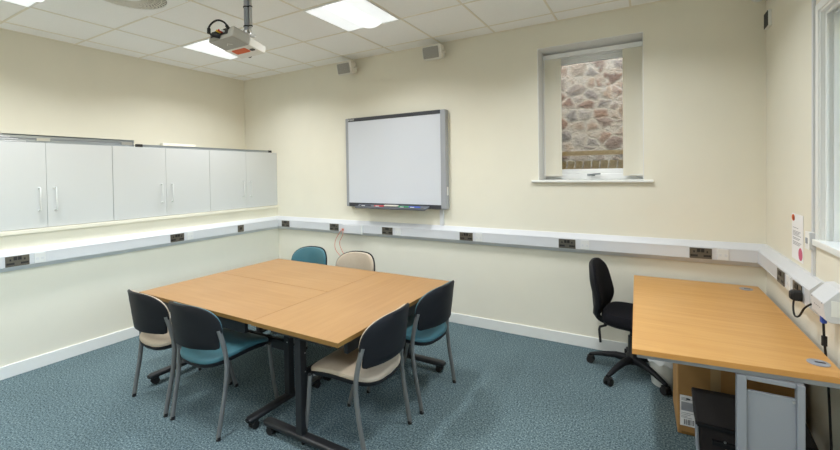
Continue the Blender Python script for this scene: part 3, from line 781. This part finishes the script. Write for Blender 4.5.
for y in (-.765, .70):
    lg = MB(); lg.box((.025, y-.012, .03), (.060, y+.030, ZD-.052)); lg.box((.232, y-.012, .03), (.258, y+.030, ZD-.052))
    lg.box((.060, y+.004, .05), (.232, y+.010, .603)); lg.box((.060, y+.0, .652), (.232, y+.02, ZD-.052))
    lg.box((.060, y+.002, .596), (.232, y+.02, .604))
    l_ = lg.build('leg', M_greym, dk_, bevel=.002)
    ft = MB(); ft.loft([[(x_, y+.01+p[0], .016+p[1]) for p in rrect(.05, .028, .01, 3)] for x_ in (-.34, .34)]); ft.build('foot', M_greym, l_)
    MB().cyl((.224, y+.004, .590), .006, -.004, 'y', 10).build('bolt', M_chrome, l_)

# ------------------------------------------------------------------ things under the desk
cb = thing('cardboard_box', 'brown cardboard box with a shipping label under the desk', 'box', (5.605, -.82, 0), .02)
b = MB(); b.box((-.285, -.20, 0), (.285, .20, .50)); b.build('carton', M_carton, cb, bevel=.006)
bx('sealing_tape', (-.12, -.2016, .30), (-.07, -.20, .50), M_tape, cb); bx('sealing_tape', (-.12, -.20, .50), (-.07, .20, .5015), M_tape, cb)
lbx = bx('shipping_label', (-.272, -.2025, .055), (-.165, -.2003, .24), M_paper, cb)
b = MB(); b.box((-.266, -.2032, .148), (-.178, -.2024, .200))
for i, z in enumerate((.210, .217, .224, .132, .122, .112, .104)): b.box((-.266, -.2032, z), (-.235+.04*((i*3) % 5)/5, -.2024, z+.003))
b.build('printed_text', M_ink, lbx)
b = MB()
for i, wd in enumerate((3, 1, 2, 1, 3, 2, 1, 1, 3, 1, 2, 2)): b.box((-.252+.0055*i, -.2032, .064), (-.252+.0055*i+.0012*wd, -.2024, .096))
b.box((-.24, -.2032, .215), (-.22, -.2024, .224)); b.build('barcode', M_bark, lbx)
b = MB(); b.box((-.265, -.2015, .006), (-.20, -.2003, .02)); b.build('printed_mark', M_edge, cb)

bg = thing('laptop_bag', 'dark brown laptop bag with buckled flap leaning under the desk', 'bag', (5.625, -1.20, 0))
b = MB(); b.loft([[(-.205, -.10, 0), (.27, -.10, 0), (.27, .03, 0), (-.205, .03, 0)], [(-.225, -.11, .238), (.262, -.10, .238), (.262, .03, .238), (-.225, .03, .238)]]); b.build('body', M_bag, bg, bevel=.02, seg=3)
b = MB(); b.loft([[(-.232, -.118, .228), (.268, -.108, .228), (.268, .03, .228), (-.232, .03, .228)], [(-.246, -.062, .392), (.205, -.055, .400), (.205, -.015, .400), (-.246, -.022, .392)]]); b.build('flap', M_bag, bg, bevel=.010)
bx('flap_hem', (-.232, -.122, .226), (.262, -.108, .248), M_blackp, bg, bevel=.004)
st = bx('buckle_strap', (-.16, -.122, .145), (.05, -.103, .17), M_blackp, bg, bevel=.003)
for x, z in ((-.105, .178), (-.10, .135)): MB().cyl((x, -.122, z), .006, -.004, 'y', 10).build('rivet', M_chrome, st)
MB().tube([(-.228, -.115, .235), (-.225, -.112, .13), (-.212, -.105, .01)], .008, 8).build('piping', M_greym, bg, smooth=True)

wbn = thing('waste_bin', 'small white waste bin with a white liner under the desk', 'bin', (5.278, -.405, 0))
MB().lathe([(.0, .004), (.085, .004), (.088, 0), (.092, .004), (.118, .27), (.114, .27), (.088, .01), (0, .01)], cap0=False, cap1=False).build('bucket', M_bin, wbn, smooth=True)
b = MB(); rings = []
for q, (r_, z) in enumerate(((.110, .18), (.116, .275), (.121, .278), (.126, .25), (.124, .20), (.127, .185))):
    rings.append([((r_+.004*math.sin(k*2.3+q)*(q > 1))*math.cos(2*PI*k/36), (r_+.004*math.sin(k*2.3+q)*(q > 1))*math.sin(2*PI*k/36), z+.012*math.sin(k*1.7)*(q > 3)) for k in range(36)])
b.loft(rings, False, False); b.build('bin_liner', M_liner, wbn, smooth=True)

# ------------------------------------------------------------------ swivel chair (faces local +x)
oc = thing('swivel_chair', 'black fabric swivel office chair on castors beside the desk', 'office chair', (5.055, -.345, 0), math.radians(-9))
for k in range(5):
    a = math.radians(9+170+72*k)
    ca, sa = math.cos(a), math.sin(a)
    ar_ = MB(); rings = []
    for d, z, w_, h_ in ((.03, .115, .03, .03), (.12, .118, .024, .024), (.22, .10, .02, .018), (.30, .078, .017, .012), (.325, .070, .014, .009)):
        rings.append([(d*ca-sa*p[0], d*sa+ca*p[0], z+p[1]) for p in rrect(2*w_, 2*h_, h_*.8, 3)])
    ar_.loft(rings); leg = ar_.build('leg', M_blackp, oc, smooth=True)
    cs = MB(); px_, py_ = .315*ca, .315*sa
    for s_ in (-1, 1): cs.cyl((px_-sa*s_*.008, py_+ca*s_*.008, .028), .028, .017, (-sa*s_, ca*s_, 0), 18)
    cs.cyl((px_, py_, .03), .008, .04, 'z', 10)
    cs.loft([[(px_+ca*p[0]-sa*p[1], py_+sa*p[0]+ca*p[1], z) for p in rrect(.05, .055, .02, 4)] for z in (.040, .058)])
    cs.build('caster', M_rubber, leg, smooth=True)
MB().lathe([(.045, .085), (.045, .15), (.03, .17), (.028, .30), (.016, .301), (.016, .385)]).build('gas_column', M_black, oc, smooth=True)
mc = MB(); mc.box((-.12, -.09, .375), (.12, .09, .40)); mc.box((-.20, -.045, .355), (.05, .045, .38)); mc.build('mechanism', M_black, oc, bevel=.006)
def osm(x, y, d): return (x, y, .405+.02*(abs(x)/.22)**2*(-1 if x > 0 else .6)+d)
SO = []
for k in range(48):
    a = 2*PI*k/48; ca, sa = math.cos(a), math.sin(a)
    SO.append((.225*math.copysign(abs(ca)**.6, ca)+.02, .225*math.copysign(abs(sa)**.6, sa)))
MB().pad(SO, osm, [(1.0, .045), (.98, .072), (.92, .090), (.7, .098), (.35, .096), (.1, .094)], [(.1, .01), (.7, .01), (.95, .012), (.99, .02)]).build('seat', M_fabblk, oc, smooth=True)
MB().pad(SO, osm, [(.96, .012), (.6, .013), (.1, .013)], [(.1, -.006), (.7, -.006), (.92, 0)]).build('seat_pan', M_blackp, oc, smooth=True)
BO = []
for k in range(48):
    a = 2*PI*k/48; ca, sa = math.cos(a), math.sin(a)
    zz = .225*math.copysign(abs(sa)**.75, sa); yy = (.205-.010*(zz/.225))*math.copysign(abs(ca)**.75, ca)
    BO.append((yy, .650+zz))
def obm(y, z, d): return (-.278+.045*(y/.2)**2-.06*(z-.625)+.022*math.exp(-((z-.575)/.10)**2)+d, y, z)
MB().pad(BO, obm, [(1, .022), (.96, .036), (.85, .044), (.5, .050), (.15, .050)], [(.15, .004), (.6, .004), (.95, .004), (.99, .008)]).build('backrest', M_fabblk, oc, smooth=True)
MB().pad(BO, obm, [(1.02, .016), (.98, .010), (.5, .004), (.15, .004)], [(.15, -.018), (.6, -.018), (.93, -.014), (1.01, 0)]).build('back_shell', M_blackp, oc, smooth=True)
MB().tube([(-.05, 0, .37), (-.20, 0, .375), (-.256, 0, .41), (-.268, 0, .50), (-.275, 0, .60)], .024, 10, ry=.010, smooth=4).build('back_bracket', M_blackp, oc, smooth=True)
MB().tube([(-.16, -.12, .385), (-.195, -.165, .378), (-.198, -.172, .36), (-.188, -.180, .262)], .0095, 8).build('lever', M_rubber, oc, smooth=True)

# ------------------------------------------------------------------ light, sky, camera
w = bpy.data.worlds.new('World'); SC.world = w; w.use_nodes = True
nt = w.node_tree; bgd = nt.nodes['Background']
sky = nt.nodes.new('ShaderNodeTexSky'); sky.sky_type = 'NISHITA'; sky.sun_disc = False; sky.sun_elevation = math.radians(48); sky.sun_rotation = math.radians(170)
tint = nt.nodes.new('ShaderNodeMix'); tint.data_type = 'RGBA'; tint.blend_type = 'MULTIPLY'; tint.inputs[0].default_value = 1; tint.inputs[7].default_value = (1.0, .885, .765, 1)
nt.links.new(sky.outputs[0], tint.inputs[6]); nt.links.new(tint.outputs[2], bgd.inputs['Color']); bgd.inputs['Strength'].default_value = 1.55
pl = bpy.data.lights.new('window_portal', 'AREA'); pl.shape = 'RECTANGLE'; pl.size = RY0-RY1; pl.size_y = RZ1-RZ0; pl.cycles.is_portal = True
po = bpy.data.objects.new('window_portal', pl); COL.objects.link(po); po.location = (W+.3, (RY0+RY1)/2, (RZ0+RZ1)/2)
po.rotation_euler = Vector((-1, 0, 0)).to_track_quat('-Z', 'Z').to_euler()
sd = bpy.data.lights.new('sun', 'SUN'); sd.energy = 1.6; sd.angle = .01; sd.color = (1, .95, .86)
so = bpy.data.objects.new('sun', sd); COL.objects.link(so); so.location = (3, -6, 10)
so.rotation_euler = Vector((.80, .26, -.62)).to_track_quat('-Z', 'Y').to_euler()

CX, CY, CZ, YAW, PIT, ROL, F, PPX, PPY = 5.1899, -3.9226, 1.6118, .5202, -.0160, -.0148, 404.7947, 419.0103, 178.9458
cam = bpy.data.cameras.new('camera'); co = bpy.data.objects.new('camera', cam); COL.objects.link(co)
fwd = Vector((-math.sin(YAW)*math.cos(PIT), math.cos(YAW)*math.cos(PIT), math.sin(PIT)))
rgt = Vector((math.cos(YAW), math.sin(YAW), 0)); upv = rgt.cross(fwd)
c_, s_ = math.cos(ROL), math.sin(ROL)
rgt, upv = rgt*c_+upv*s_, upv*c_-rgt*s_
co.matrix_world = Matrix(((rgt.x, upv.x, -fwd.x, CX), (rgt.y, upv.y, -fwd.y, CY), (rgt.z, upv.z, -fwd.z, CZ), (0, 0, 0, 1)))
cam.sensor_fit = 'HORIZONTAL'; cam.sensor_width = 36; cam.lens = F*36/840
cam.shift_x = (420-PPX)/840; cam.shift_y = (PPY-225)/840
cam.clip_start = .05; cam.clip_end = 100
SC.camera = co
vs = SC.view_settings; vs.view_transform = 'Standard'; vs.look = 'None'; vs.gamma = 1; vs.use_curve_mapping = False; vs.exposure = .76
SC.cycles.max_bounces = 10; SC.cycles.diffuse_bounces = 6
